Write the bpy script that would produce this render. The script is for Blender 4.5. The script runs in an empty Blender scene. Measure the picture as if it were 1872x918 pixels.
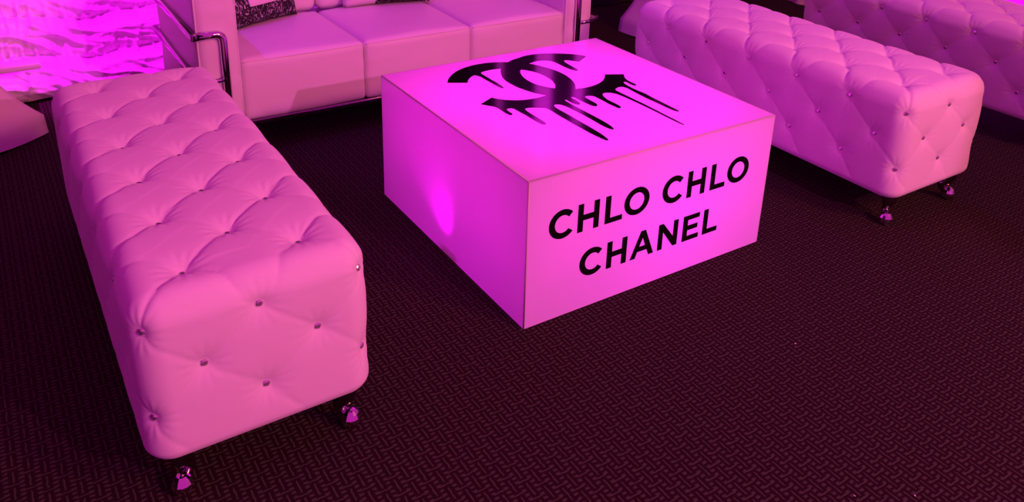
import bpy, bmesh, math, random
import numpy as np
from mathutils import Vector, Matrix, kdtree, noise

random.seed(7)
rng = np.random.default_rng(7)
C = bpy.context.scene.collection
scene = bpy.context.scene
PI = math.pi

# ------------------------------------------------------------------ camera
cam_d = bpy.data.cameras.new('camera')
cam = bpy.data.objects.new('camera', cam_d)
C.objects.link(cam)
cam.location = (-1.10489, -1.59505, 1.44118)
cam.rotation_euler = (1.211477, -0.0275145, -0.569093)
cam_d.sensor_fit = 'HORIZONTAL'
cam_d.sensor_width = 36.0
cam_d.lens = 1540.223 / 1872 * 36.0
cam_d.shift_y = -300.0 / 1872      # the photograph is the lower part of a taller frame
cam_d.clip_start = 0.05
scene.camera = cam

# ------------------------------------------------------------------ world, exposure, room lamps
scene.view_settings.view_transform = 'Standard'
scene.view_settings.look = 'None'
scene.view_settings.exposure = 0.0
scene.view_settings.gamma = 1.0
scene.view_settings.use_curve_mapping = False
scene.cycles.max_bounces = 8
scene.cycles.sample_clamp_indirect = 4.0

world = bpy.data.worlds.new('dim_room')
scene.world = world
world.use_nodes = True
bg = world.node_tree.nodes['Background']
bg.inputs[0].default_value = (1.0, 0.032, 0.71, 1)
bg.inputs[1].default_value = 0.58

def spot(name, loc, target, energy, color, size_deg, blend=0.4, radius=0.05):
    d = bpy.data.lights.new(name, 'SPOT')
    d.energy = energy; d.color = color
    d.spot_size = math.radians(size_deg); d.spot_blend = blend
    d.shadow_soft_size = radius
    o = bpy.data.objects.new(name, d); C.objects.link(o)
    o.location = loc
    o.rotation_euler = (Vector(target) - Vector(loc)).to_track_quat('-Z', 'Y').to_euler()
    return o

def area(name, loc, target, energy, color, sx, sy):
    d = bpy.data.lights.new(name, 'AREA')
    d.shape = 'RECTANGLE'; d.size = sx; d.size_y = sy
    d.energy = energy; d.color = color
    o = bpy.data.objects.new(name, d); C.objects.link(o)
    o.location = loc
    o.rotation_euler = (Vector(target) - Vector(loc)).to_track_quat('-Z', 'Y').to_euler()
    return o

MAG = (1.0, 0.0, 1.0)
area('warm_ceiling_lamp', (2.5, -4.5, 3.4), (0.3, 0.6, 0.2), 150, (1.0, 0.26, 0.03), 0.9, 0.9)
spot('magenta_front_spot', (0.86, -4.0, 2.40), (-0.12, 0.6, 0.25), 345, (1.0, 0.14, 0.65), 48, 0.18, 0.04)
spot('magenta_drape_spot', (-0.55, 1.90, 2.7), (-0.62, 2.8, 0.35), 420, MAG, 34, 0.5, 0.06)
spot('magenta_overhead_spot', (2.1, 1.5, 2.9), (1.75, 0.5, 0.5), 48, (0.25, 0.0, 1.0), 70, 0.8, 0.15)
spot('magenta_sofa_spot', (-1.15, 1.55, 3.0), (0.55, 1.75, 0.40), 75, (0.30, 0.0, 1.0), 42, 0.5, 0.03)
spot('magenta_column_spot', (2.35, 2.2, 2.9), (2.45, 3.28, 1.55), 420, MAG, 45, 0.6, 0.05)
spot('magenta_side_uplight', (3.22, 1.0, 0.08), (3.6, 0.7, 0.40), 70, MAG, 100, 0.7, 0.05)

# ------------------------------------------------------------------ materials
def new_mat(name):
    m = bpy.data.materials.new(name); m.use_nodes = True
    nt = m.node_tree
    return m, nt, nt.nodes, nt.links, nt.nodes['Principled BSDF']

def simple(name, col, rough=0.5, metal=0.0, bump=0.0, bscale=60.0, sheen=0.0, coat=0.0, spec=0.5, var=0.0):
    m, nt, N, L, b = new_mat(name)
    b.inputs['Base Color'].default_value = (*col, 1)
    b.inputs['Roughness'].default_value = rough
    b.inputs['Metallic'].default_value = metal
    b.inputs['Sheen Weight'].default_value = sheen
    b.inputs['Coat Weight'].default_value = coat
    b.inputs['Specular IOR Level'].default_value = spec
    if bump or var:
        tc = N.new('ShaderNodeTexCoord')
        nz = N.new('ShaderNodeTexNoise'); nz.inputs['Scale'].default_value = bscale
        nz.inputs['Detail'].default_value = 4
        L.new(tc.outputs['Object'], nz.inputs['Vector'])
        if bump:
            bp = N.new('ShaderNodeBump'); bp.inputs['Strength'].default_value = bump
            bp.inputs['Distance'].default_value = 0.01
            L.new(nz.outputs['Fac'], bp.inputs['Height'])
            L.new(bp.outputs['Normal'], b.inputs['Normal'])
        if var:
            mx = N.new('ShaderNodeMix'); mx.data_type = 'RGBA'
            mx.inputs['A'].default_value = (*[c * (1 - var) for c in col], 1)
            mx.inputs['B'].default_value = (*[min(1, c * (1 + var)) for c in col], 1)
            L.new(nz.outputs['Fac'], mx.inputs['Factor'])
            L.new(mx.outputs['Result'], b.inputs['Base Color'])
    return m

M = {}
M['velvet'] = simple('white_velvet', (0.80, 0.78, 0.78), 0.75, bump=0.03, bscale=900, sheen=0.25, spec=0.2)
M['leather'] = simple('white_leather', (0.80, 0.78, 0.77), 0.48, bump=0.12, bscale=22, spec=0.35)
M['crystal'] = simple('cut_crystal', (0.80, 0.74, 0.80), 0.04, metal=0.75, spec=1.0)
M['chrome'] = simple('chrome', (0.72, 0.70, 0.72), 0.10, metal=1.0)
M['chrome_painted_dark_reflection'] = simple('chrome_painted_dark_reflection', (0.30, 0.26, 0.29), 0.12, metal=1.0)  # same chrome, its reflection of dark surroundings put into the base colour
M['black_base'] = simple('black_liner', (0.010, 0.008, 0.010), 0.8, bump=0.1, bscale=300)
M['vinyl'] = simple('black_vinyl', (0.004, 0.003, 0.004), 0.10, spec=0.6)
M['drape_white'] = simple('white_satin', (0.80, 0.78, 0.80), 0.65, bump=0.05, bscale=35, spec=0.15)
M['stretch'] = simple('white_stretch_cloth', (0.78, 0.74, 0.72), 0.7, bump=0.03, bscale=400)
M['drape_black'] = simple('black_cloth', (0.006, 0.005, 0.006), 0.85, bump=0.1, bscale=120)
M['board'] = simple('white_board', (0.75, 0.73, 0.73), 0.4, var=0.05, bscale=8)
M['flake'] = simple('pale_paper', (0.8, 0.7, 0.75), 0.4, bump=0.1, bscale=500)

def acrylic():
    m, nt, N, L, b = new_mat('translucent_white_acrylic')
    b.inputs['Base Color'].default_value = (0.82, 0.78, 0.82, 1)
    b.inputs['Roughness'].default_value = 0.10
    b.inputs['Specular IOR Level'].default_value = 0.5
    tr = N.new('ShaderNodeBsdfTranslucent'); tr.inputs['Color'].default_value = (0.9, 0.85, 0.9, 1)
    ms = N.new('ShaderNodeMixShader'); ms.inputs['Fac'].default_value = 0.35
    nz = N.new('ShaderNodeTexNoise'); nz.inputs['Scale'].default_value = 3.0
    tc = N.new('ShaderNodeTexCoord'); L.new(tc.outputs['Object'], nz.inputs['Vector'])
    bp = N.new('ShaderNodeBump'); bp.inputs['Strength'].default_value = 0.01
    L.new(nz.outputs['Fac'], bp.inputs['Height']); L.new(bp.outputs['Normal'], b.inputs['Normal'])
    L.new(b.outputs[0], ms.inputs[1]); L.new(tr.outputs[0], ms.inputs[2])
    L.new(ms.outputs[0], N['Material Output'].inputs['Surface'])
    return m
M['acrylic'] = acrylic()
M['edge'] = simple('acrylic_edge', (0.72, 0.62, 0.64), 0.35, bump=0.02, bscale=200)

def carpet():
    m, nt, N, L, b = new_mat('woven_carpet')
    tc = N.new('ShaderNodeTexCoord'); sep = N.new('ShaderNodeSeparateXYZ')
    # slight wobble so that the yarns are not ruler straight
    nz = N.new('ShaderNodeTexNoise'); nz.inputs['Scale'].default_value = 90; nz.inputs['Detail'].default_value = 2
    L.new(tc.outputs['Object'], nz.inputs['Vector'])
    vm = N.new('ShaderNodeVectorMath'); vm.operation = 'MULTIPLY_ADD'
    vm.inputs[1].default_value = (0.0055, 0.0055, 0)
    L.new(nz.outputs['Color'], vm.inputs[0]); L.new(tc.outputs['Object'], vm.inputs[2])
    L.new(vm.outputs[0], sep.inputs[0])
    def op(o, a, bb=None, c=None):
        n = N.new('ShaderNodeMath'); n.operation = o
        for i, v in enumerate((a, bb, c)):
            if v is None: continue
            if isinstance(v, (int, float)): n.inputs[i].default_value = v
            else: L.new(v, n.inputs[i])
        return n.outputs[0]
    x = op('MULTIPLY', op('ADD', sep.outputs[0], 0.1095 - 0.00275), 1000.0)
    y = op('MULTIPLY', op('ADD', sep.outputs[1], 0.2930 - 0.00275), 1000.0)
    def band(v, centre, half, soft):          # 1 inside |v-centre|<half
        d = op('ABSOLUTE', op('SUBTRACT', v, centre))
        mr = N.new('ShaderNodeMapRange'); mr.interpolation_type = 'SMOOTHSTEP'
        L.new(d, mr.inputs['Value'])
        mr.inputs['From Min'].default_value = half - soft; mr.inputs['From Max'].default_value = half + soft
        mr.inputs['To Min'].default_value = 1; mr.inputs['To Max'].default_value = 0
        return mr.outputs['Result']
    i = op('FLOOR', op('DIVIDE', op('ADD', x, 15.0), 30.0))
    lx = op('SUBTRACT', x, op('MULTIPLY', i, 30.0))
    yy = op('ADD', y, op('MULTIPLY', i, 26.0))
    yp = op('SUBTRACT', yy, op('MULTIPLY', op('FLOOR', op('DIVIDE', yy, 52.0)), 52.0))   # 0..52
    # long warp stroke in each column, from 52-36 up to 52
    stroke = op('MULTIPLY', band(lx, 0.0, 1.9, 1.0), band(yp, 33.0, 18.0, 2.5))
    # weft bridge through the gap of each column
    bridge = op('MULTIPLY', band(lx, 0.0, 18.5, 2.5), band(yp, 7.5, 1.9, 1.4))
    # short dashes between columns
    hx = op('SUBTRACT', op('MODULO', op('ADD', x, 3000.0), 30.0), 15.0)
    hy = op('SUBTRACT', op('MODULO', op('ADD', y, 13 * 300 + 9.2), 13.0), 6.5)
    dash = op('MULTIPLY', band(hx, 0.0, 5.0, 2.0), band(hy, 0.0, 3.4, 1.8))
    h = op('MAXIMUM', op('MAXIMUM', stroke, bridge), dash)
    fz = N.new('ShaderNodeTexNoise'); fz.inputs['Scale'].default_value = 500; fz.inputs['Detail'].default_value = 3
    L.new(tc.outputs['Object'], fz.inputs['Vector'])
    h2 = op('MULTIPLY', h, op('MULTIPLY_ADD', fz.outputs['Fac'], 1.3, 0.25))
    cr = N.new('ShaderNodeMix'); cr.data_type = 'RGBA'
    cr.inputs['A'].default_value = (0.018, 0.004, 0.008, 1)
    cr.inputs['B'].default_value = (0.062, 0.078, 0.042, 1)
    L.new(h2, cr.inputs['Factor'])
    L.new(cr.outputs['Result'], b.inputs['Base Color'])
    b.inputs['Roughness'].default_value = 0.95
    b.inputs['Specular IOR Level'].default_value = 0.1
    bp = N.new('ShaderNodeBump'); bp.inputs['Strength'].default_value = 0.45; bp.inputs['Distance'].default_value = 0.003
    L.new(h2, bp.inputs['Height']); L.new(bp.outputs['Normal'], b.inputs['Normal'])
    return m
M['carpet'] = carpet()

def print_cloth(name, lo, hi, scale, thresh, label=None):
    m, nt, N, L, b = new_mat(name)
    tc = N.new('ShaderNodeTexCoord')
    mp = N.new('ShaderNodeMapping'); mp.inputs['Scale'].default_value = (1.0, 1.0, 0.55)
    L.new(tc.outputs['Object'], mp.inputs[0])
    nz = N.new('ShaderNodeTexNoise'); nz.inputs['Scale'].default_value = scale
    nz.inputs['Detail'].default_value = 5; nz.inputs['Distortion'].default_value = 2.2
    L.new(mp.outputs[0], nz.inputs['Vector'])
    cr = N.new('ShaderNodeValToRGB')
    cr.color_ramp.elements[0].position = thresh - 0.03; cr.color_ramp.elements[0].color = (*lo, 1)
    cr.color_ramp.elements[1].position = thresh + 0.05; cr.color_ramp.elements[1].color = (*hi, 1)
    L.new(nz.outputs['Fac'], cr.inputs[0])
    L.new(cr.outputs[0], b.inputs['Base Color'])
    b.inputs['Roughness'].default_value = 0.8
    return m
M['print'] = print_cloth('black_and_white_print', (0.012, 0.008, 0.012), (0.50, 0.45, 0.50), 52, 0.575)
M['pillow_white'] = simple('white_pillow_cloth', (0.8, 0.78, 0.78), 0.75, bump=0.05, bscale=60)

# ------------------------------------------------------------------ helpers
def link(name, me, mat, parent=None, loc=None, smooth=True):
    o = bpy.data.objects.new(name, me); C.objects.link(o)
    if mat is not None and not me.materials: me.materials.append(mat)
    if parent is not None: o.parent = parent
    if loc is not None: o.location = loc
    if smooth: me.shade_smooth()
    return o

def bm_mesh(bm, name):
    me = bpy.data.meshes.new(name); bm.to_mesh(me); bm.free(); return me

def thing(name, label, cat, loc=(0, 0, 0), rz=0.0, group=None):
    o = bpy.data.objects.new(name, None); C.objects.link(o)
    o.empty_display_size = 0.1
    o.location = loc; o.rotation_euler = (0, 0, rz)
    tag(o, label, cat, group); return o

def tag(o, label, cat, group=None):
    o['label'] = label; o['category'] = cat
    if group: o['group'] = group

def struct(o):
    o['kind'] = 'structure'; return o

def pydata(name, verts, faces):
    me = bpy.data.meshes.new(name)
    me.from_pydata([tuple(v) for v in verts], [], faces); me.update(); return me

def box_mesh(name, x0, x1, y0, y1, z0, z1, bevel=0.0, seg=2):
    bm = bmesh.new()
    bmesh.ops.create_cube(bm, size=1.0)
    bmesh.ops.scale(bm, vec=(x1 - x0, y1 - y0, z1 - z0), verts=bm.verts)
    bmesh.ops.translate(bm, vec=((x0 + x1) / 2, (y0 + y1) / 2, (z0 + z1) / 2), verts=bm.verts)
    if bevel:
        bmesh.ops.bevel(bm, geom=list(bm.edges), offset=bevel, segments=seg, affect='EDGES', profile=0.5)
    return bm_mesh(bm, name)

def tube_mesh(name, pts, r, n=12, closed=False, caps=True):
    """sweep a circle (radius r or one radius per point) along pts"""
    P = [Vector(p) for p in pts]; m = len(P)
    rs = r if isinstance(r, (list, tuple)) else [r] * m
    verts, faces = [], []
    up = None
    for i in range(m):
        if closed: t = (P[(i + 1) % m] - P[i - 1]).normalized()
        else: t = (P[min(i + 1, m - 1)] - P[max(i - 1, 0)]).normalized()
        if up is None:
            up = Vector((0, 0, 1)) if abs(t.z) < 0.9 else Vector((1, 0, 0))
        a = (up - t * up.dot(t)).normalized(); bb = t.cross(a); up = a
        for k in range(n):
            ang = 2 * PI * k / n
            verts.append(P[i] + (a * math.cos(ang) + bb * math.sin(ang)) * rs[i])
    for i in range(m if closed else m - 1):
        j = (i + 1) % m
        for k in range(n):
            k2 = (k + 1) % n
            faces.append((i * n + k, i * n + k2, j * n + k2, j * n + k))
    if caps and not closed:
        faces.append(tuple(reversed(range(n)))); faces.append(tuple(range((m - 1) * n, m * n)))
    return pydata(name, verts, faces)

def lathe_mesh(name, prof, n=24):
    """prof: list of (radius, z)"""
    verts, faces = [], []
    for r, z in prof:
        for k in range(n):
            a = 2 * PI * k / n
            verts.append((r * math.cos(a), r * math.sin(a), z))
    m = len(prof)
    for i in range(m - 1):
        for k in range(n):
            k2 = (k + 1) % n
            faces.append((i * n + k, i * n + k2, (i + 1) * n + k2, (i + 1) * n + k))
    faces.append(tuple(reversed(range(n)))); faces.append(tuple(range((m - 1) * n, m * n)))
    return pydata(name, verts, faces)

def fillet(pts, r, seg=6):
    """round the inner corners of a polyline"""
    P = [Vector(p) for p in pts]; out = [P[0]]
    for i in range(1, len(P) - 1):
        a = (P[i - 1] - P[i]).normalized(); b = (P[i + 1] - P[i]).normalized()
        s, e = P[i] + a * r, P[i] + b * r
        for k in range(seg + 1):
            t = k / seg
            out.append(s * (1 - t) ** 2 + P[i] * 2 * t * (1 - t) + e * t ** 2)
    out.append(P[-1]); return out

def catmull(pts, sub=5):
    """closed outline of (x, y, corner) -> smooth polyline, sharp at corners"""
    n = len(pts); out = []
    for i in range(n):
        p1, p2 = pts[i], pts[(i + 1) % n]
        p0 = pts[i - 1] if not p1[2] else p1
        p3 = pts[(i + 2) % n] if not p2[2] else p2
        for k in range(sub):
            t = k / sub; t2, t3 = t * t, t * t * t
            out.append(tuple(0.5 * (2 * p1[c] + (p2[c] - p0[c]) * t + (2 * p0[c] - 5 * p1[c] + 4 * p2[c] - p3[c]) * t2
                             + (3 * p1[c] - p0[c] - 3 * p2[c] + p3[c]) * t3) for c in (0, 1)))
    return out

def flat_shape(name, loops, thick):
    """filled outline with holes, a little thickness; lies in local XY"""
    cu = bpy.data.curves.new(name, 'CURVE'); cu.dimensions = '2D'; cu.fill_mode = 'BOTH'; cu.extrude = thick / 2
    for lp in loops:
        sp = cu.splines.new('POLY'); sp.points.add(len(lp) - 1)
        for p, q in zip(sp.points, lp): p.co = (q[0], q[1], 0, 1)
        sp.use_cyclic_u = True
    o = bpy.data.objects.new(name + '_tmp', cu); C.objects.link(o)
    dg = bpy.context.evaluated_depsgraph_get(); dg.update()
    me = bpy.data.meshes.new_from_object(o.evaluated_get(dg))
    me.name = name
    bpy.data.objects.remove(o); bpy.data.curves.remove(cu)
    return me

def fbm(x, y, z=0.0):
    return noise.noise((x, y, z)) + 0.5 * noise.noise((2 * x + 7, 2 * y, z)) + 0.25 * noise.noise((4 * x, 4 * y + 3, z))

# ------------------------------------------------------------------ the setting
floor = link('floor', pydata('floor', [(-4.5, -4.5, 0), (5.5, -4.5, 0), (5.5, 3.6, 0), (-4.5, 3.6, 0)], [(0, 1, 2, 3)]), M['carpet'], smooth=False)
struct(floor)

def pleated_wall(name, a, b, h, amp, period, normal, mat='drape_white'):
    a, b = Vector(a), Vector(b); d = b - a; L = d.length; nseg = int(L / period * 8)
    nrm = Vector(normal); verts, faces = [], []
    for i in range(nseg + 1):
        s = i / nseg
        off = amp * math.sin(2 * PI * s * L / period + 0.8 * math.sin(s * 9)) * (0.7 + 0.3 * math.sin(s * 23))
        p = a + d * s + nrm * off
        verts += [(p.x, p.y, 0.0), (p.x, p.y, h)]
    for i in range(nseg): faces.append((2 * i, 2 * i + 2, 2 * i + 3, 2 * i + 1))
    return struct(link(name, pydata(name, verts, faces), M[mat]))
pleated_wall('wall_back', (-4.5, 3.38, 0), (3.6, 3.38, 0), 3.0, 0.03, 0.16, (0, -1, 0), 'drape_black')
pleated_wall('wall_right', (3.6, 3.35, 0), (3.6, -4.0, 0), 3.0, 0.03, 0.16, (-1, 0, 0))
pleated_wall('wall_left', (-4.4, -2.2, 0), (-4.4, 3.38, 0), 3.0, 0.03, 0.16, (1, 0, 0), 'drape_black')

EMBLEM_OUT = [(163.5,739.8,1),(183.9,769.5,0),(207.4,794.6,0),(231.9,815.3,0),(259.6,832.3,0),(294.3,846.2,0),(329.0,853.2,0),(365.8,854.1,0),(400.9,848.5,0),(436.5,834.7,0),(457.2,823.7,1),(484.6,837.2,0),(523.1,847.3,0),(549.6,854.3,0),(581.0,854.2,0),(618.1,847.9,0),(655.8,831.3,0),(695.8,806.8,0),(725.6,781.6,0),(741.4,763.8,0),(750.0,743.8,1),(691.3,707.4,1),(682.5,715.8,0),(669.9,732.1,0),(658.3,742.0,0),(650.2,742.5,0),(646.1,739.4,0),(641.1,726.2,0),(637.6,700.8,0),(635.1,667.1,0),(634.0,643.3,0),(631.1,633.8,0),(624.9,631.1,0),(618.9,635.3,0),(612.4,653.9,0),(608.6,686.4,0),(608.7,722.4,0),(606.9,748.6,0),(601.3,764.3,0),(588.0,777.2,0),(570.5,783.9,0),(548.2,783.5,0),(525.7,777.1,0),(515.2,774.9,1),(523.3,762.8,0),(535.5,738.2,0),(545.1,712.6,0),(553.2,685.5,0),(558.7,655.1,0),(560.4,619.9,0),(555.6,583.9,0),(545.9,549.0,0),(533.1,519.9,0),(509.7,485.7,1),(532.6,480.8,0),(557.7,479.4,0),(587.0,483.0,0),(618.5,493.5,0),(645.5,509.4,0),(668.5,530.3,0),(679.9,543.5,0),(685.4,552.2,1),(747.3,522.4,1),(737.4,508.3,0),(726.2,490.2,0),(719.5,470.0,0),(717.5,449.9,0),(718.3,433.3,0),(718.0,423.2,0),(715.7,417.6,0),(710.4,415.4,0),(704.9,419.8,0),(702.8,432.4,0),(704.7,452.2,0),(703.1,459.1,0),(697.8,460.6,0),(692.1,456.6,0),(687.7,445.1,0),(684.6,423.9,0),(683.6,383.9,0),(687.5,338.7,0),(684.8,304.2,0),(683.6,259.7,0),(682.5,216.4,0),(681.6,182.6,0),(680.7,172.5,0),(676.7,169.2,0),(670.7,175.0,0),(667.8,190.2,0),(665.9,219.0,0),(665.5,260.8,0),(663.7,302.0,0),(664.6,347.4,0),(666.8,388.5,0),(667.8,408.1,0),(664.3,421.3,0),(657.3,428.2,0),(645.5,429.2,0),(631.6,423.2,0),(625.7,418.8,0),(620.9,409.0,0),(620.1,383.1,0),(621.0,341.7,0),(620.8,310.2,0),(622.2,273.0,0),(621.7,254.0,0),(621.4,211.4,0),(619.8,168.4,0),(619.5,127.9,0),(618.0,90.9,0),(617.7,82.5,0),(614.4,80.4,0),(613.1,85.8,0),(612.0,110.0,0),(611.0,148.7,0),(611.3,200.1,0),(610.4,262.4,0),(608.1,325.6,0),(605.6,356.4,0),(600.5,384.6,0),(590.8,400.5,0),(580.7,406.7,0),(571.1,409.7,0),(562.1,406.0,0),(556.9,400.1,0),(549.6,386.9,0),(543.9,364.6,0),(542.6,359.0,0),(542.9,336.6,0),(543.2,314.4,0),(542.2,295.4,0),(538.4,284.5,0),(531.8,280.5,0),(526.7,285.4,0),(524.7,302.8,0),(522.8,334.3,0),(523.9,360.9,0),(523.4,382.1,0),(523.1,399.2,0),(518.9,407.1,0),(510.4,413.8,0),(499.4,415.1,0),(493.2,412.1,0),(489.9,400.4,0),(489.4,377.7,0),(488.8,348.7,0),(482.7,333.7,0),(474.1,329.2,0),(468.4,334.7,0),(463.7,350.2,0),(461.2,386.3,0),(460.4,407.6,0),(460.4,425.7,0),(454.2,430.8,0),(451.1,430.7,0),(448.2,420.5,0),(449.0,401.3,0),(446.4,380.0,0),(442.0,370.2,0),(436.7,367.0,0),(428.4,373.6,0),(424.3,388.0,0),(424.0,407.9,0),(423.3,419.5,0),(420.0,421.3,0),(416.6,414.8,0),(415.6,400.9,0),(415.0,368.8,0),(415.6,334.6,0),(417.1,299.8,0),(418.1,259.1,0),(418.0,218.1,0),(415.4,184.9,0),(409.6,161.4,0),(404.1,159.1,0),(399.5,165.2,0),(394.9,189.1,0),(394.7,229.1,0),(395.5,271.5,0),(394.2,312.3,0),(391.9,352.7,0),(388.1,378.7,0),(382.2,395.2,0),(374.3,402.4,0),(367.0,403.5,0),(360.8,398.9,0),(356.2,388.2,0),(354.2,367.4,0),(355.0,324.3,0),(354.7,280.8,0),(354.5,238.5,0),(354.3,197.3,0),(353.1,155.9,0),(349.9,128.6,0),(345.4,107.5,0),(340.2,104.8,0),(336.2,109.3,0),(332.5,129.8,0),(328.7,164.3,0),(327.7,203.2,0),(326.6,243.0,0),(326.5,285.2,0),(326.4,328.5,0),(328.0,364.2,0),(327.5,386.1,0),(322.3,396.8,0),(314.7,402.0,0),(301.4,411.2,0),(283.6,419.8,0),(270.9,422.0,0),(263.1,417.2,0),(260.6,408.8,0),(258.4,386.8,0),(258.8,359.8,0),(258.3,319.9,0),(257.4,303.1,0),(254.9,291.7,0),(250.1,287.1,0),(245.2,289.8,0),(241.2,295.0,0),(238.2,333.7,0),(238.2,374.9,0),(236.1,406.7,0),(235.2,426.7,0),(234.1,437.0,0),(229.1,443.7,0),(220.6,447.2,0),(212.9,444.8,0),(209.8,438.7,0),(207.8,422.3,0),(208.4,406.6,0),(207.5,403.2,0),(201.9,398.7,0),(196.5,399.8,0),(194.7,406.5,0),(192.4,426.9,0),(193.3,457.5,0),(190.9,478.5,0),(178.0,497.5,0),(163.4,519.5,1),(222.1,551.1,1),(232.1,535.3,0),(245.2,518.5,0),(262.9,504.0,0),(283.4,491.5,0),(309.5,482.7,0),(339.3,478.9,0),(364.4,480.0,0),(391.3,484.4,1),(383.1,495.3,0),(371.5,514.5,0),(361.9,537.0,0),(354.4,563.0,0),(347.9,591.0,0),(346.1,619.0,0),(345.8,648.8,0),(350.1,680.0,0),(359.4,708.2,0),(374.3,738.9,0),(385.1,757.7,0),(398.0,775.7,1),(369.2,782.2,0),(348.6,782.2,0),(330.1,779.7,0),(316.9,774.5,0),(312.0,769.9,0),(309.6,756.6,0),(309.4,725.5,0),(308.9,683.5,0),(310.5,667.9,0),(308.4,632.6,0),(304.9,610.7,0),(299.9,607.2,0),(295.7,614.8,0),(293.6,640.6,0),(293.1,677.3,0),(292.0,710.3,0),(292.0,732.5,0),(288.3,748.8,0),(281.4,759.7,0),(267.3,755.3,0),(249.3,741.3,0),(236.3,727.3,0),(223.2,707.6,1)]
EMBLEM_HOLE = [(455.2,733.9,1),(468.6,718.3,0),(480.8,696.9,0),(489.2,670.2,0),(492.6,636.9,0),(489.8,600.3,0),(480.8,570.2,0),(473.2,552.3,0),(464.3,538.0,0),(452.4,522.9,1),(442.4,534.1,0),(430.7,553.9,0),(417.9,584.9,0),(414.3,610.7,0),(415.2,642.9,0),(421.2,672.9,0),(431.9,701.0,0),(442.5,719.9,0)]

# ------------------------------------------------------------------ glowing coffee table
TW, TD, TH = 0.9289, 0.9144, 0.4545
table = thing('coffee_table', 'low square white acrylic table glowing magenta, dripping black emblem on top and black lettering', 'table', (0, 0, 0))
G = 0.005            # thickness of the acrylic rims
def panel(name, corners, inward, rim):
    """one sheet of acrylic with its rim folded back: corners counter-clockwise seen from outside"""
    c = [Vector(p) for p in corners]; n = Vector(inward)
    v = c + [p + n * rim for p in c]
    f = [(0, 1, 2, 3)] + [(i, i + 4, (i + 1) % 4 + 4, (i + 1) % 4) for i in range(4)]
    return link(name, pydata(name, v, f), M['acrylic'], table, smooth=False)
g = 0.0024
panel('front_panel', [(g, 0, 0), (TW - g, 0, 0), (TW - g, 0, TH - g), (g, 0, TH - g)], (0, 1, 0), G)
panel('side_panel', [(0, TD - g, 0), (0, g, 0), (0, g, TH - g), (0, TD - g, TH - g)], (1, 0, 0), G)
panel('side_panel', [(TW, g, 0), (TW, TD - g, 0), (TW, TD - g, TH - g), (TW, g, TH - g)], (-1, 0, 0), G)
panel('back_panel', [(TW - g, TD, 0), (g, TD, 0), (g, TD, TH - g), (TW - g, TD, TH - g)], (0, -1, 0), G)
panel('top_panel', [(g, g, TH), (TW - g, g, TH), (TW - g, TD - g, TH), (g, TD - g, TH)], (0, 0, -1), G)
# glued corner seams
def seam(pts): link('edge_seam', tube_mesh('edge_seam', pts, 0.0026, 8), M['edge'], table)
for x, y in ((g, g), (TW - g, g), (TW - g, TD - g), (g, TD - g)): seam([(x, y, 0.0), (x, y, TH - g)])
for a, b in (((g, g), (TW - g, g)), ((TW - g, g), (TW - g, TD - g)), ((TW - g, TD - g), (g, TD - g)), ((g, TD - g), (g, g))):
    seam([(*a, TH - g), (*b, TH - g)])
# lamps inside the table
def glow(name, loc, energy, color, rad):
    d = bpy.data.lights.new(name, 'POINT'); d.energy = energy; d.color = color; d.shadow_soft_size = rad
    o = bpy.data.objects.new(name, d); C.objects.link(o); o.location = loc; o.parent = table
    return o
glow('table_glow_lamp', (0.58, 0.36, 0.13), 7.5, (0.85, 0.0, 1.0), 0.10)
al = area('table_light_sheet', (0.47, 0.45, 0.05), (0.47, 0.45, 1.0), 7.0, (1.0, 0.0, 0.68), 0.84, 0.82)
al.data.spread = math.radians(80)
al.parent = table
sl = spot('table_panel_lamp', (0.075, 0.415, 0.045), (-0.02, 0.52, 0.24), 5.0, (1.0, 0.0, 1.0), 80, 1.0, 0.02)
sl.parent = table
link('lamp_base', box_mesh('lamp_base', 0.03, 0.10, 0.38, 0.47, 0.0, 0.03, 0.004), M['black_base'], table)

emb = flat_shape('emblem', [[(x / 1000, y / 1000) for x, y in catmull(EMBLEM_OUT, 4)],
                            [(x / 1000, y / 1000) for x, y in catmull(EMBLEM_HOLE, 6)]], 0.0006)
link('emblem', emb, M['vinyl'], table, (0, 0, TH + 0.0006), smooth=False)

def arc(cx, cy, rx, ry, a0, a1, n=40):
    return [(cx + rx * math.cos(math.radians(a0 + (a1 - a0) * k / n)), cy + ry * math.sin(math.radians(a0 + (a1 - a0) * k / n))) for k in range(n + 1)]
def letter_C(x, z): return [arc(x, z, 45.5, 44.5, 43, 320) + arc(x + 0.5, z, 26.5, 27, 318, 41)]
def letter_O(x, z): return [arc(x, z, 46.8, 44.2, 0, 354), arc(x, z, 27.4, 27.2, 0, 354)]
def letter_H(x, z):
    return [[(x, z), (x + 18.7, z), (x + 18.7, z + 34.8), (x + 55, z + 34.8), (x + 55, z), (x + 73.8, z), (x + 73.8, z + 87.2),
             (x + 55, z + 87.2), (x + 55, z + 52.2), (x + 18.7, z + 52.2), (x + 18.7, z + 87.2), (x, z + 87.2)]]
def letter_L(x, z): return [[(x, z), (x + 62.8, z), (x + 62.8, z + 16.3), (x + 18.8, z + 16.3), (x + 18.8, z + 87), (x, z + 87)]]
def letter_A(x, z):
    return [[(x, z), (x + 19.2, z), (x + 26.8, z + 20.3), (x + 63.3, z + 20.3), (x + 72.0, z), (x + 91.2, z), (x + 54.6, z + 88), (x + 36.8, z + 88)],
            [(x + 33.4, z + 36.5), (x + 56, z + 36.5), (x + 45, z + 64.6)]]
def letter_N(x, z):
    return [[(x, z), (x + 18.4, z), (x + 18.4, z + 58), (x + 62.3, z), (x + 78.4, z), (x + 78.4, z + 87.3), (x + 59.8, z + 87.3),
             (x + 59.8, z + 34.4), (x + 17.8, z + 87.3), (x, z + 87.3)]]
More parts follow.
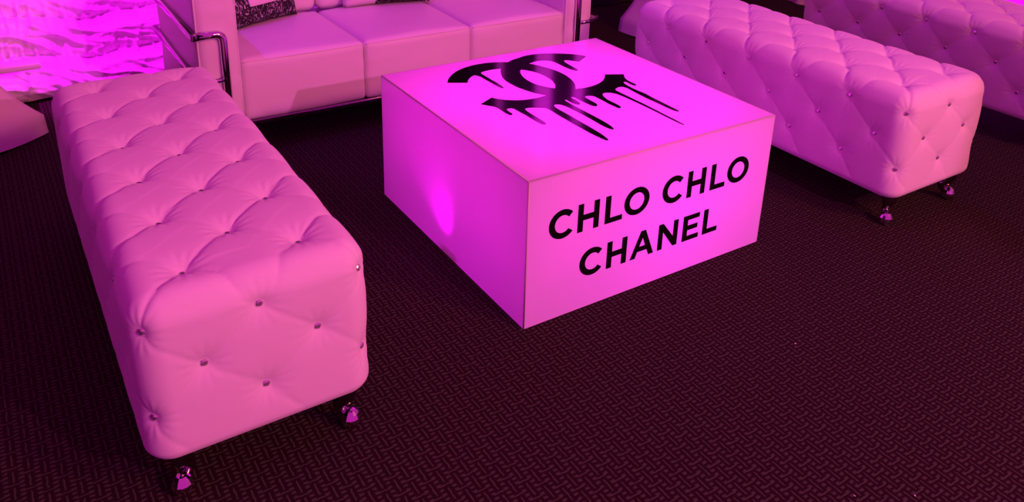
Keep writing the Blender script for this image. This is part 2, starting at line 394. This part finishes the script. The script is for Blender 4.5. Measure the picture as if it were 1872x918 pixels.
def letter_E(x, z):
    return [[(x, z), (x + 67.6, z), (x + 67.6, z + 16.2), (x + 19.3, z + 16.2), (x + 19.3, z + 36), (x + 61, z + 36), (x + 61, z + 52.3),
             (x + 19.3, z + 52.3), (x + 19.3, z + 71.3), (x + 66.8, z + 71.3), (x + 66.8, z + 87.3), (x, z + 87.3)]]
for fn, x, z in ((letter_C, 115, 298), (letter_H, 166.5, 254.5), (letter_L, 262, 254.5), (letter_O, 377.4, 298.2),
                 (letter_C, 520.5, 298.6), (letter_H, 574, 255), (letter_L, 670, 255.5), (letter_O, 787.6, 298.8),
                 (letter_C, 227.3, 147), (letter_H, 279.6, 103.2), (letter_A, 368.4, 103.2), (letter_N, 474.8, 103.4),
                 (letter_E, 574.5, 103.3), (letter_L, 659.8, 103.8)):
    me = flat_shape('letter', [[(a / 1000, b / 1000) for a, b in lp] for lp in fn(x, z)], 0.0006)
    o = link('letter', me, M['vinyl'], table, (0, -0.0006, 0), smooth=False)
    o.rotation_euler = (PI / 2, 0, 0)

# ------------------------------------------------------------------ tufted benches
HX, BL, Z0, Z1 = 0.243, 1.372, 0.120, 0.490
PT, PS = 0.1143, 0.005          # lattice pitch, mesh size
RAD = 0.060
def round_map(p):
    """closest point of the rounded block to a point of the sharp block, with its normal (arrays)"""
    lo = np.array([-HX + RAD, RAD, -1.0]); hi = np.array([HX - RAD, BL - RAD, Z1 - RAD])
    q = np.clip(p, lo, hi); d = p - q
    ln = np.linalg.norm(d, axis=1, keepdims=True); n = d / np.maximum(ln, 1e-9)
    return q + n * RAD, n

def lattice():
    rows = [(-HX, 0.226), (-HX, 0.328), (-HX, 0.428), (-0.12, Z1), (0.0, Z1), (0.12, Z1), (HX, 0.428), (HX, 0.328), (HX, 0.226)]
    B = {}
    for i, (x, z) in enumerate(rows):
        par = 0 if i in (0, 2, 4, 6, 8) else 1
        for j in range(0, 13):
            if j % 2 != par: continue
            if i == 4 and j in (0, 12): continue
            B[(i, j)] = Vector((x, j * PT, z))
    E = {}
    for s, y in (('f', 0.0), ('b', BL)):
        E[(s, 1, 0)] = Vector((0, y, 0.424)); E[(s, 2, -1)] = Vector((-0.117, y, 0.326)); E[(s, 2, 1)] = Vector((0.117, y, 0.326))
        E[(s, 3, 0)] = Vector((0, y, 0.226))
    segs = []                                     # (from, to, crisp pleat or soft crease)
    for (i, j), p in B.items():
        for dj in (-1, 1):
            if (i + 1, j + dj) in B: segs.append((p, B[(i + 1, j + dj)], dj == 1))
    for s, y, je, jn, sg in (('f', 0.0, 0, 1, 1), ('b', BL, 12, 11, -1)):
        c = E[(s, 1, 0)]
        segs += [(B[(3, jn)], c, sg > 0), (c, B[(5, jn)], sg < 0)]
        for sx, it in ((-1, 2), (1, 6)):
            r2 = E[(s, 2, sx)]; ib = 0 if sx < 0 else 8
            crisp = (sx * sg > 0)
            segs += [(c, r2, crisp), (B[(it, je)], r2, not crisp), (r2, E[(s, 3, 0)], not crisp), (r2, B[(ib, je)], crisp)]
            segs += [(B[(ib, je)], Vector((sx * 0.117, y, 0.08)), not crisp), (E[(s, 3, 0)], Vector((sx * 0.117, y, 0.08)), crisp)]
    for ib in (0, 8):
        for j in range(0, 13, 2):
            p = B[(ib, j)]
            for dj in (-1, 1):
                if 0 <= j + dj <= 12: segs.append((p, Vector((p.x, (j + dj) * PT, 0.08)), dj == (1 if ib == 8 else -1)))
    return list(B.values()) + list(E.values()), segs

def bench_meshes():
    pts, segs = lattice()
    faces_uv = []
    verts, quads, key = [], [], {}
    def face(o, u, v, nu, nv):
        o, u, v = map(np.array, (o, u, v))
        idx = np.zeros((nu + 1, nv + 1), int)
        for a in range(nu + 1):
            for b in range(nv + 1):
                p = o + u * (a / nu) + v * (b / nv)
                k = tuple(np.round(p, 5))
                if k not in key: key[k] = len(verts); verts.append(p)
                idx[a, b] = key[k]
        for a in range(nu):
            for b in range(nv):
                quads.append((idx[a, b], idx[a + 1, b], idx[a + 1, b + 1], idx[a, b + 1]))
    H = Z1 - Z0
    nx, ny, nz = int(2 * HX / PS), int(BL / PS), int(H / PS)
    face((-HX, 0, Z1), (2 * HX, 0, 0), (0, BL, 0), nx, ny)
    face((-HX, 0, Z0), (2 * HX, 0, 0), (0, 0, H), nx, nz)
    face((HX, BL, Z0), (-2 * HX, 0, 0), (0, 0, H), nx, nz)
    face((-HX, BL, Z0), (0, -BL, 0), (0, 0, H), ny, nz)
    face((HX, 0, Z0), (0, BL, 0), (0, 0, H), ny, nz)
    V = np.array(verts, float)
    P, Nn = round_map(V)
    bp, bn = round_map(np.array([tuple(p) for p in pts]))
    cs, cd, cr = [], [], []
    for a, b, crisp in segs:
        n = max(4, int((a - b).length / 0.003))
        for k in range(n + 1): cs.append(tuple(a.lerp(b, k / n))); cd.append(tuple((b - a).normalized())); cr.append(crisp)
    cd = np.array(cd); cr = np.array(cr)
    # chords that cut a rounded edge are pushed out to the block before mapping
    cs = np.array(cs)
    def outward(c):
        lo = np.array([-HX + RAD, RAD, -1.0]); hi = np.array([HX - RAD, BL - RAD, Z1 - RAD])
        q = np.clip(c, lo, hi); d = c - q; ln = np.linalg.norm(d, axis=1)
        ins = ln < 1e-6
        for k in np.where(ins)[0]:
            g_ = np.array([c[k][0] + HX, HX - c[k][0], c[k][1], BL - c[k][1], Z1 - c[k][2]])
            m_ = int(np.argmin(g_))
            c[k][(0, 0, 1, 1, 2)[m_]] = (-HX, HX, 0, BL, Z1)[m_]
        return c
    cp, cn = round_map(outward(cs))
    kb = kdtree.KDTree(len(bp)); [kb.insert(Vector(p), i) for i, p in enumerate(bp)]; kb.balance()
    kc = kdtree.KDTree(int(cr.sum())); ks = kdtree.KDTree(int((~cr).sum()))
    for i, p in enumerate(cp): (kc if cr[i] else ks).insert(Vector(p), i)
    kc.balance(); ks.balance()
    db = np.zeros(len(P)); d1 = np.zeros(len(P)); d2 = np.zeros(len(P)); sd = np.zeros(len(P)); ang = np.zeros(len(P)); bi = np.zeros(len(P), int)
    for i, p in enumerate(P):
        v = Vector(p)
        co, k, d = kb.find(v); db[i] = d; bi[i] = k
        e = v - co; nn = Vector(bn[k])
        ax = nn.orthogonal() if abs(nn.z) < 0.5 else Vector((1, 0, 0))
        ax = (ax - nn * ax.dot(nn)).normalized(); ay = nn.cross(ax)
        ang[i] = math.atan2(e.dot(ay), e.dot(ax))
        co, k, d = kc.find(v); d1[i] = d
        sd[i] = Vector(cn[k]).cross(Vector(cd[k])).dot(v - co)
        d2[i] = ks.find(v)[2]
    top = np.clip((Nn[:, 2] - 0.45) / 0.55, 0, 1); top = top * top * (3 - 2 * top)
    Dp = 0.012 + 0.009 * top                # button pull
    Sg = 0.025 + 0.003 * top
    Dc = 0.0016 + 0.0022 * top              # crease depth
    steep = 1.0 / (1.0 + np.exp(np.clip(sd / 0.002, -30, 30)))          # the overlapping side of a pleat
    w1 = 0.036 - 0.020 * steep * (0.35 + 0.65 * top)
    dome = (0.0022 + 0.0058 * top) * (1 - np.exp(-d1 / w1)) * (1 - 0.75 * np.exp(-d2 / 0.024))
    pull = Dp * np.exp(-(db / Sg) ** 1.3)
    crease = (Dc * np.exp(-(d1 / 0.0042)) + 0.35 * Dc * np.exp(-(d2 / 0.007))) * (1 - 0.5 * np.exp(-db / 0.02))
    fold = (0.0005 + 0.0009 * top) * np.sin(ang * 13 + bi * 1.7) * np.exp(-((db - 0.034) / 0.020) ** 2)
    fade = np.clip((P[:, 2] - Z0) / 0.035, 0, 1)
    off = (dome - pull - crease + fold) * fade
    # the tuck under at the lower edge
    t = np.clip((Z0 + 0.022 - P[:, 2]) / 0.022, 0, 1)
    P2 = P + Nn * off[:, None]
    P2 -= Nn * (0.010 * t ** 2)[:, None]
    me = bpy.data.meshes.new('upholstery')
    me.from_pydata([tuple(p) for p in P2], [], [tuple(int(a) for a in q) for q in quads]); me.update()
    seats = []
    for i in range(len(bp)):
        tz = max(0, min(1, (bn[i][2] - 0.45) / 0.55)); tz = tz * tz * (3 - 2 * tz)
        d = 0.012 + 0.009 * tz + 0.4 * (0.0016 + 0.0022 * tz)
        seats.append((Vector(bp[i]) - Vector(bn[i]) * (d - 0.0005), Vector(bn[i])))
    return me, seats

def gem_mesh():
    r, n = 0.0092, 8
    prof = [(r * 0.55, 0.0065), (r * 0.86, 0.0047), (r, 0.0025), (r * 0.9, 0.0008), (r * 0.55, -0.001)]
    verts, faces = [], []
    for i, (rr, z) in enumerate(prof):
        for k in range(n):
            a = 2 * PI * (k + 0.5 * (i % 2)) / n
            verts.append((rr * math.cos(a), rr * math.sin(a), z))
    for i in range(len(prof) - 1):
        for k in range(n):
            k2 = (k + 1) % n
            a, b, c, d = i * n + k, i * n + k2, (i + 1) * n + k, (i + 1) * n + k2
            if i % 2 == 0: faces += [(a, c, b), (b, c, d)]
            else: faces += [(a, c, d), (a, d, b)]
    faces.append(tuple(range(n))); faces.append(tuple(reversed(range((len(prof) - 1) * n, len(prof) * n))))
    return pydata('crystal_button', verts, faces)

def make_bench():
    root = thing('tufted_bench', 'x', 'bench')
    me, seats = bench_meshes()
    link('upholstery', me, M['velvet'], root)
    link('underside', box_mesh('underside', -HX + 0.03, HX - 0.03, 0.03, BL - 0.03, 0.112, 0.15), M['black_base'], root, smooth=False)
    gem = gem_mesh()
    for p, n in seats:
        o = link('crystal_button', gem, M['crystal'], root, p, smooth=False)
        o.rotation_euler = n.to_track_quat('Z', 'Y').to_euler()
    # cabriole chrome leg: block, knee, ankle, pad foot
    path, rr = [], []
    for k in range(15):
        t = k / 14
        z = 0.118 * (1 - t) + 0.024 * t
        out = 0.010 * math.sin(PI * min(1, t * 1.5)) - 0.012 * math.sin(PI * max(0, (t - 0.4) / 0.6)) + 0.026 * max(0, (t - 0.72) / 0.28) ** 2
        path.append((out * 0.71, out * 0.71, z)); rr.append(0.022 * (1 - t) ** 1.2 + 0.0085 + 0.004 * max(0, (t - 0.8) / 0.2))
    leg = tube_mesh('leg', path, rr, 14)
    foot = lathe_mesh('foot', [(0.004, 0.0), (0.014, 0.001), (0.0210, 0.007), (0.0235, 0.017), (0.0225, 0.027), (0.0175, 0.037), (0.0105, 0.044), (0.003, 0.048)], 14)
    for x, y, a in ((-0.170, 0.055, PI), (0.180, 0.055, -PI / 2), (0.180, BL - 0.055, 0), (-0.170, BL - 0.055, PI / 2)):
        o = link('leg', leg, M['chrome_painted_dark_reflection'], root, (x, y, 0)); o.rotation_euler = (0, 0, a)
        f = link('foot', foot, M['chrome'], o, (0.013, 0.013, 0.0), smooth=False)
    return root

def dup(root):
    r = root.copy(); C.objects.link(r)
    for ch in list(root.children):
        c = ch.copy(); C.objects.link(c); c.parent = r
        for gch in ch.children:
            d = gch.copy(); C.objects.link(d); d.parent = c
    return r

bench = make_bench()
bench.location = (-0.737, -0.137, 0)
tag(bench, 'white tufted bench with crystal buttons nearest the camera, left of the glowing table', 'bench', 'tufted benches')
bench_r = dup(bench); bench_r.location = (1.595, -0.185, 0)
tag(bench_r, 'white tufted bench with crystal buttons just right of the glowing table', 'bench', 'tufted benches')
bench_f = dup(bench); bench_f.location = (2.745, -0.19, 0)
tag(bench_f, 'dimly lit white tufted bench at the right edge, behind the other right bench', 'bench', 'tufted benches')

# ------------------------------------------------------------------ sofa
def soft_box(name, x0, x1, y0, y1, z0, z1, r, puff=(0, 0, 0), res=0.02, wr=0.0, seed=0):
    """upholstered block: rounded edges, faces puffed out, faint wrinkles"""
    S = np.array([x1 - x0, y1 - y0, z1 - z0]); c = np.array([(x0 + x1) / 2, (y0 + y1) / 2, (z0 + z1) / 2]); h = S / 2
    verts, quads, key = [], [], {}
    def face(o, u, v):
        o, u, v = map(lambda q: np.array(q, float), (o, u, v))
        nu, nv = max(4, int(np.linalg.norm(u) / res)), max(4, int(np.linalg.norm(v) / res))
        idx = {}
        for a in range(nu + 1):
            for b in range(nv + 1):
                p = o + u * a / nu + v * b / nv; k = tuple(np.round(p, 5))
                if k not in key: key[k] = len(verts); verts.append(p)
                idx[a, b] = key[k]
        for a in range(nu):
            for b in range(nv): quads.append((idx[a, b], idx[a + 1, b], idx[a + 1, b + 1], idx[a, b + 1]))
    X, Y, Z = S; hx, hy, hz = h
    face((-hx, -hy, hz), (X, 0, 0), (0, Y, 0)); face((-hx, hy, -hz), (X, 0, 0), (0, -Y, 0))
    face((-hx, -hy, -hz), (X, 0, 0), (0, 0, Z)); face((hx, hy, -hz), (-X, 0, 0), (0, 0, Z))
    face((-hx, hy, -hz), (0, -Y, 0), (0, 0, Z)); face((hx, -hy, -hz), (0, Y, 0), (0, 0, Z))
    V = np.array(verts); q = np.clip(V, -h + r, h - r); d = V - q
    n = d / np.maximum(np.linalg.norm(d, axis=1, keepdims=True), 1e-9)
    P = q + n * r
    f = V / h
    w = np.stack([(1 - f[:, 1] ** 2) * (1 - f[:, 2] ** 2), (1 - f[:, 0] ** 2) * (1 - f[:, 2] ** 2), (1 - f[:, 0] ** 2) * (1 - f[:, 1] ** 2)], 1)
    w = np.sqrt(np.clip(w, 0, 1)); P = P + n * w * np.array(puff)
    if wr:
        for i in range(len(P)):
            a = fbm(P[i][0] * 5 + seed, P[i][1] * 5 + P[i][2] * 14, seed * 3.1)
            P[i] += n[i] * wr * a
    return pydata(name, P + c, quads)

def rim(x0, x1, z0, z1, y, r):
    """rounded rectangle loop in the plane y = const"""
    pts = []
    for cx, cz, a0 in ((x1 - r, z1 - r, 0), (x0 + r, z1 - r, 90), (x0 + r, z0 + r, 180), (x1 - r, z0 + r, 270)):
        for k in range(7):
            a = math.radians(a0 + 15 * k); pts.append((cx + r * math.cos(a), y, cz + r * math.sin(a)))
    return pts

SX, SY = -0.470, 1.50           # left outer edge and front of the sofa
sofa = thing('sofa', 'white leather three-seat sofa with chrome tube frame, behind the glowing table', 'sofa', (SX, SY, 0))
SW, SD = 1.835, 0.72
AW, AZ0, AZ1 = 0.155, 0.11, 0.66
for k, x0 in enumerate((0.0, SW - AW)):
    a = link('arm_cushion', soft_box('arm_cushion', x0, x0 + AW, 0.0, SD, AZ0, AZ1, 0.022, (0.006, 0.008, 0.012), 0.016, 0.0034, 3 + k), M['leather'], sofa)
    link('piping', tube_mesh('piping', rim(x0 + 0.005, x0 + AW - 0.005, AZ0 + 0.005, AZ1 - 0.005, 0.006, 0.022), 0.0035, 8, closed=True), M['leather'], a)
sw = (SW - 2 * AW) / 3
for k in range(3):
    x0 = AW + k * sw
    s = link('seat_cushion', soft_box('seat_cushion', x0 + 0.0015, x0 + sw - 0.0015, 0.008, 0.56, 0.128, 0.375, 0.012, (0.001, 0.006, 0.022), 0.016, 0.0024, 11 + k), M['leather'], sofa)
    link('piping', tube_mesh('piping', [(x0 + 0.006, 0.0125, 0.3670), (x0 + 0.03, 0.0105, 0.3680), (x0 + sw * 0.5, 0.0075, 0.3690), (x0 + sw - 0.03, 0.0105, 0.3680), (x0 + sw - 0.006, 0.0125, 0.3670)], 0.003, 8), M['leather'], s)
    link('back_cushion', soft_box('back_cushion', x0 + 0.002, x0 + sw - 0.002, 0.555, SD + 0.02, 0.38, 0.72, 0.03, (0.004, 0.022, 0.015), 0.02, 0.003, 21 + k), M['leather'], sofa)
# chrome frame
link('frame_rail', box_mesh('frame_rail', 0.10, SW - 0.10, 0.004, 0.026, 0.104, 0.127, 0.004), M['chrome_painted_dark_reflection'], sofa)
link('frame_rail', box_mesh('frame_rail', 0.10, SW - 0.10, SD - 0.03, SD - 0.008, 0.112, 0.134, 0.004), M['chrome'], sofa)
for k in (0, 1):
    def X(x): return x if k == 0 else SW - x
    tr = 0.0155
    pts = fillet([(X(0.0), -0.018, 0.502), (X(0.094), -0.018, 0.502), (X(0.094), -0.018, 0.0)], 0.032, 7)
    fr = link('frame_tube', tube_mesh('frame_tube', pts, tr, 16), M['chrome'], sofa)
    link('cross_tube', tube_mesh('cross_tube', [(X(0.094), -0.018, 0.322), (X(0.0), -0.018, 0.322)], 0.0095, 12), M['chrome'], fr)
    pts = fillet([(X(0.0), SD + 0.018, 0.502), (X(0.094), SD + 0.018, 0.502), (X(0.094), SD + 0.018, 0.0)], 0.032, 7)
    link('frame_tube', tube_mesh('frame_tube', pts, tr, 16), M['chrome'], sofa)
    for z, hh in ((0.502, 0.015), (0.335, 0.012)):
        xa, xb = sorted((X(-0.022), X(0.002)))
        link('side_rail', box_mesh('side_rail', xa, xb, -0.03, SD + 0.03, z - hh, z + hh, 0.004), M['chrome_painted_dark_reflection'], sofa)

# ------------------------------------------------------------------ pillows on the sofa
def pillow_mesh(name, w, h, t, res=22, seed=0):
    verts, faces = [], []
    for side in (1, -1):
        base = len(verts)
        for a in range(res + 1):
            for b in range(res + 1):
                u, v = 2 * a / res - 1, 2 * b / res - 1
                e = max(0, (1 - u ** 4) * (1 - v ** 4)) ** 0.5
                pin = 1 - 0.05 * (1 - abs(v) ** 2) * abs(u) ** 3
                piv = 1 - 0.05 * (1 - abs(u) ** 2) * abs(v) ** 3
                wr = 0.10 * fbm(u * 2 + seed, v * 2, side) * e
                verts.append((u * w / 2 * pin, side * t / 2 * (e + wr), v * h / 2 * piv))
        for a in range(res):
            for b in range(res):
                i = base + a * (res + 1) + b; q = (i, i + 1, i + res + 2, i + res + 1)
                faces.append(q if side > 0 else q[::-1])
    me = pydata(name, verts, faces)
    bm = bmesh.new(); bm.from_mesh(me); bmesh.ops.remove_doubles(bm, verts=bm.verts, dist=1e-4)
    bmesh.ops.recalc_face_normals(bm, faces=bm.faces); bm.to_mesh(me); bm.free()
    return me

p1 = thing('throw_pillow', 'black and white printed pillow with a pale label in the left corner of the sofa', 'pillow', (-0.10, 1.925, 0.387))
rot1 = Matrix.Rotation(math.radians(24), 4, 'Z') @ Matrix.Rotation(math.radians(-20), 4, 'X')
o = link('cover', pillow_mesh('cover', 0.40, 0.38, 0.12, seed=1), M['print'], p1)
o.matrix_local = rot1 @ Matrix.Translation((0, 0, 0.19))
lb = link('label_patch', soft_box('label_patch', -0.085, 0.070, -0.0695, -0.060, -0.110, 0.09, 0.0028, (0, 0.002, 0), 0.02), M['pillow_white'], p1)
lb.matrix_local = rot1 @ Matrix.Translation((0, 0, 0.19))
lb['label'] = 'pale rectangular label on the printed pillow'
p2 = thing('throw_pillow', 'white pillow with a black printed half on the middle seat of the sofa', 'pillow', (0.505, 1.965, 0.389))
rot2 = Matrix.Rotation(math.radians(-9), 4, 'Z') @ Matrix.Rotation(math.radians(-22), 4, 'X')
o = link('cover', pillow_mesh('cover', 0.42, 0.40, 0.13, seed=5), M['pillow_white'], p2)
o.matrix_local = rot2 @ Matrix.Translation((0, 0, 0.20))
o.data.materials.append(M['print'])                 # the printed half of the cover
for f in o.data.polygons:
    if f.center.x > -0.05: f.material_index = 1

# ------------------------------------------------------------------ crumpled white drape at the back left
def ruched_drape():
    x0, x1 = -2.6, 0.55
    nx, ns = 520, 170
    prof = [(2.50, 0.006), (2.50, 0.03), (2.58, 0.10), (2.66, 0.17), (2.71, 0.24), (2.81, 0.33), (2.92, 0.44), (3.03, 0.58), (3.12, 0.80), (3.16, 1.30)]
    T = np.linspace(0, len(prof) - 1, ns)
    py = np.interp(T, range(len(prof)), [p[0] for p in prof]); pz = np.interp(T, range(len(prof)), [p[1] for p in prof])
    verts, faces = [], []
    def ridge(a, b_, c): return (1.0 - min(1.0, abs(noise.noise((a, b_, c))) * 2.6)) ** 2
    for j in range(ns):
        y, z = py[j], pz[j]
        for i in range(nx):
            x = x0 + (x1 - x0) * i / (nx - 1)
            zz = z + 0.035 * noise.noise((x * 2.3, 3.0, 0)) + 0.02 * noise.noise((x * 6, 8, 0))
            # gathers: pinched along bands, full between them
            dmin = min(abs(zz - b_) for b_ in (0.15, 0.30, 0.53))
            near = math.exp(-dmin / 0.030)
            belly = 0.045 * min(1.0, dmin / 0.05) ** 0.5
            crk = 0.050 * near * (ridge(x * 22, zz * 5, 1.0) - 0.4)
            # long slanting folds that change their slope along the cloth
            sl = 0.9 + 0.9 * noise.noise((x * 1.1, 0, 7))
            u = zz * 1.0 + x * 0.22 * sl; v_ = x - zz * 0.3
            fold = 0.022 * ridge(u * 15, v_ * 2.2, 2) + 0.018 * ridge(u * 27 + 3, v_ * 4.0, 4) + 0.016 * ridge(u * 5 - x * 6, v_ * 9, 6)
            fine = 0.005 * noise.noise((x * 30 + zz * 40, zz * 60, 9))
            d = belly + crk + fold * (1 - 0.5 * near) + fine
            k = min(1.0, z / 0.05)
            verts.append((x, y - d * (0.4 + 0.6 * k) + 0.03 * noise.noise((x * 4, 0, 0)), max(0.004, z + 0.35 * d * k)))
    for j in range(ns - 1):
        for i in range(nx - 1):
            a = j * nx + i; faces.append((a, a + 1, a + nx + 1, a + nx))
    o = link('ruched_drape', pydata('ruched_drape', verts, faces), M['drape_white'])
    tag(o, 'crumpled white satin drape lit bright magenta, piled on the floor behind the left bench', 'drape')
ruched_drape()

# white plank in front of the drape
pl = thing('low_bench', 'narrow white plank bench end in front of the magenta drape at the far left', 'bench', (-1.35, 2.325, 0))
link('plank', box_mesh('plank', 0.105, 0.410, 0.0, 0.085, 0.196, 0.222, 0.003), M['board'], pl)
for x in (0.11, 0.20): link('leg', box_mesh('leg', x, x + 0.03, 0.02, 0.06, 0.0, 0.198, 0.003), M['black_base'], pl)

# ------------------------------------------------------------------ cocktail tables in stretch covers
def stretch_table(loc, rz, label, decay):
    root = thing('cocktail_table', label, 'table', loc, rz)
    nt_, nz_ = 96, 40
    H, RF, RT = 1.07, 0.36, 0.38
    verts, faces = [], []
    for j in range(nz_ + 1):
        s = j / nz_; z = H * s
        for i in range(nt_):
            a = 2 * PI * i / nt_
            # footprint: pulled to four feet, the hem sagging inwards and upwards between them
            c4 = abs(math.cos(2 * a)); star = 1.0 / (abs(math.cos(a)) + abs(math.sin(a)))
            foot = RF * (star * (0.93 + 0.07 * c4))
            k = math.exp(-max(0.0, z - 0.08) / decay); up = math.exp(-(H - z) / 0.16)
            r = 0.045 + (foot - 0.045) * k * (1 - 0.3 * s) + (RT - 0.045) * up
            lift = 0.012 * (1 - c4) * max(0, 1 - z / 0.12)
            verts.append((r * math.cos(a), r * math.sin(a), z + lift + 0.004))
    for j in range(nz_):
        for i in range(nt_):
            i2 = (i + 1) % nt_
            faces.append((j * nt_ + i, j * nt_ + i2, (j + 1) * nt_ + i2, (j + 1) * nt_ + i))
    link('stretch_cover', pydata('stretch_cover', verts, faces), M['stretch'], root)
    link('table_top', lathe_mesh('table_top', [(0.38, 1.070), (0.385, 1.076), (0.385, 1.088), (0.38, 1.094)], 48), M['stretch'], root, smooth=False)
    link('pole', lathe_mesh('pole', [(0.03, 0.02), (0.03, 1.07)], 16), M['chrome'], root)
    ft = box_mesh('foot', 0.0, 0.335, -0.02, 0.02, 0.0, 0.022, 0.004)
    for k in range(4):
        f = link('foot', ft, M['black_base'], root); f.rotation_euler = (0, 0, k * PI / 2)
    return root
stretch_table((-1.325, 2.08, 0), math.radians(-2), 'cocktail table in white stretch cover, only its flared foot showing at the left edge', 0.29)
stretch_table((2.32, 1.855, 0), math.radians(135), 'cocktail table in white stretch cover behind the far end of the right bench', 0.48)

# ------------------------------------------------------------------ black clothed bar at the back right
def black_table():
    root = thing('bar_table', 'long table under black cloth in the dark back right corner', 'table', (1.50, 2.62, 0))
    L, D, H = 1.95, 0.55, 0.78
    outline = []
    for a, b in (((0, 0), (L, 0)), ((L, 0), (L, D)), ((L, D), (0, D)), ((0, D), (0, 0))):
        n = int(math.hypot(b[0] - a[0], b[1] - a[1]) / 0.02)
        for k in range(n): outline.append((a[0] + (b[0] - a[0]) * k / n, a[1] + (b[1] - a[1]) * k / n))
    verts, faces, m = [], [], len(outline)
    for j, z in enumerate((0.006, 0.2, 0.45, 0.70, H)):
        amp = 0.022 * (1 - z / H)
        for i, (x, y) in enumerate(outline):
            w = amp * math.sin(i * 0.62 + 1.3 * math.sin(i * 0.11))
            cx, cy = x - L / 2, y - D / 2
            nx_, ny_ = ((0, -1) if y == 0 else (0, 1)) if (y in (0, D) and 0 < x < L) else ((1 if cx > 0 else -1), 0)
            verts.append((x + nx_ * (w + 0.015 * (1 - z / H)), y + ny_ * (w + 0.015 * (1 - z / H)), z))
    for j in range(4):
        for i in range(m):
            i2 = (i + 1) % m; faces.append((j * m + i, j * m + i2, (j + 1) * m + i2, (j + 1) * m + i))
    faces.append(tuple(range(4 * m, 5 * m)))
    link('cloth', pydata('cloth', verts, faces), M['drape_black'], root)
black_table()

# ------------------------------------------------------------------ lit drape columns on the dark back wall (mirrored in the table top)
for x, w, lab in ((2.375, 0.15, 'widest'), (2.71, 0.10, 'right hand'), (1.985, 0.055, 'thinnest')):
    verts, faces, n = [], [], 24
    for k in range(n + 1):
        u = k / n; px = x - w / 2 + w * u; py = 3.285 + 0.014 * math.sin(u * w * 2 * PI / 0.05)
        verts += [(px, py, 0.85), (px, py, 2.9)]
    for k in range(n): faces.append((2 * k, 2 * k + 2, 2 * k + 3, 2 * k + 1))
    o = link('drape_column', pydata('drape_column', verts, faces), M['drape_white'])
    tag(o, lab + ' magenta drape column on the back wall, mirrored in the table top', 'drape', 'drape columns on the back wall')

# ------------------------------------------------------------------ specks on the carpet
for k, (x, y, a, where) in enumerate(((0.604, -0.430, 0.4, 'in the open carpet right of the table front'), (0.411, -0.913, 1.2, 'at the bottom edge, the right one of two'),
                            (0.297, -0.845, 2.0, 'at the bottom edge, the left one of two'))):
    me = pydata('paper_flake', [(-0.004, -0.002, 0.001), (0.004, -0.0025, 0.002), (0.0045, 0.002, 0.001), (0, 0.0035, 0.0035), (-0.0035, 0.002, 0.0015), (0, 0, 0.0005)],
                [(0, 1, 3), (1, 2, 3), (0, 3, 4), (0, 5, 1), (1, 5, 2), (2, 5, 4), (4, 5, 0), (2, 4, 3)])
    o = link('paper_flake', me, M['flake'], None, (x, y, 0.0005), smooth=False); o.scale = (0.6, 0.6, 0.6); o.rotation_euler = (0, 0, a)
    tag(o, 'tiny pale paper flake ' + where, 'litter', 'paper flakes on the carpet')
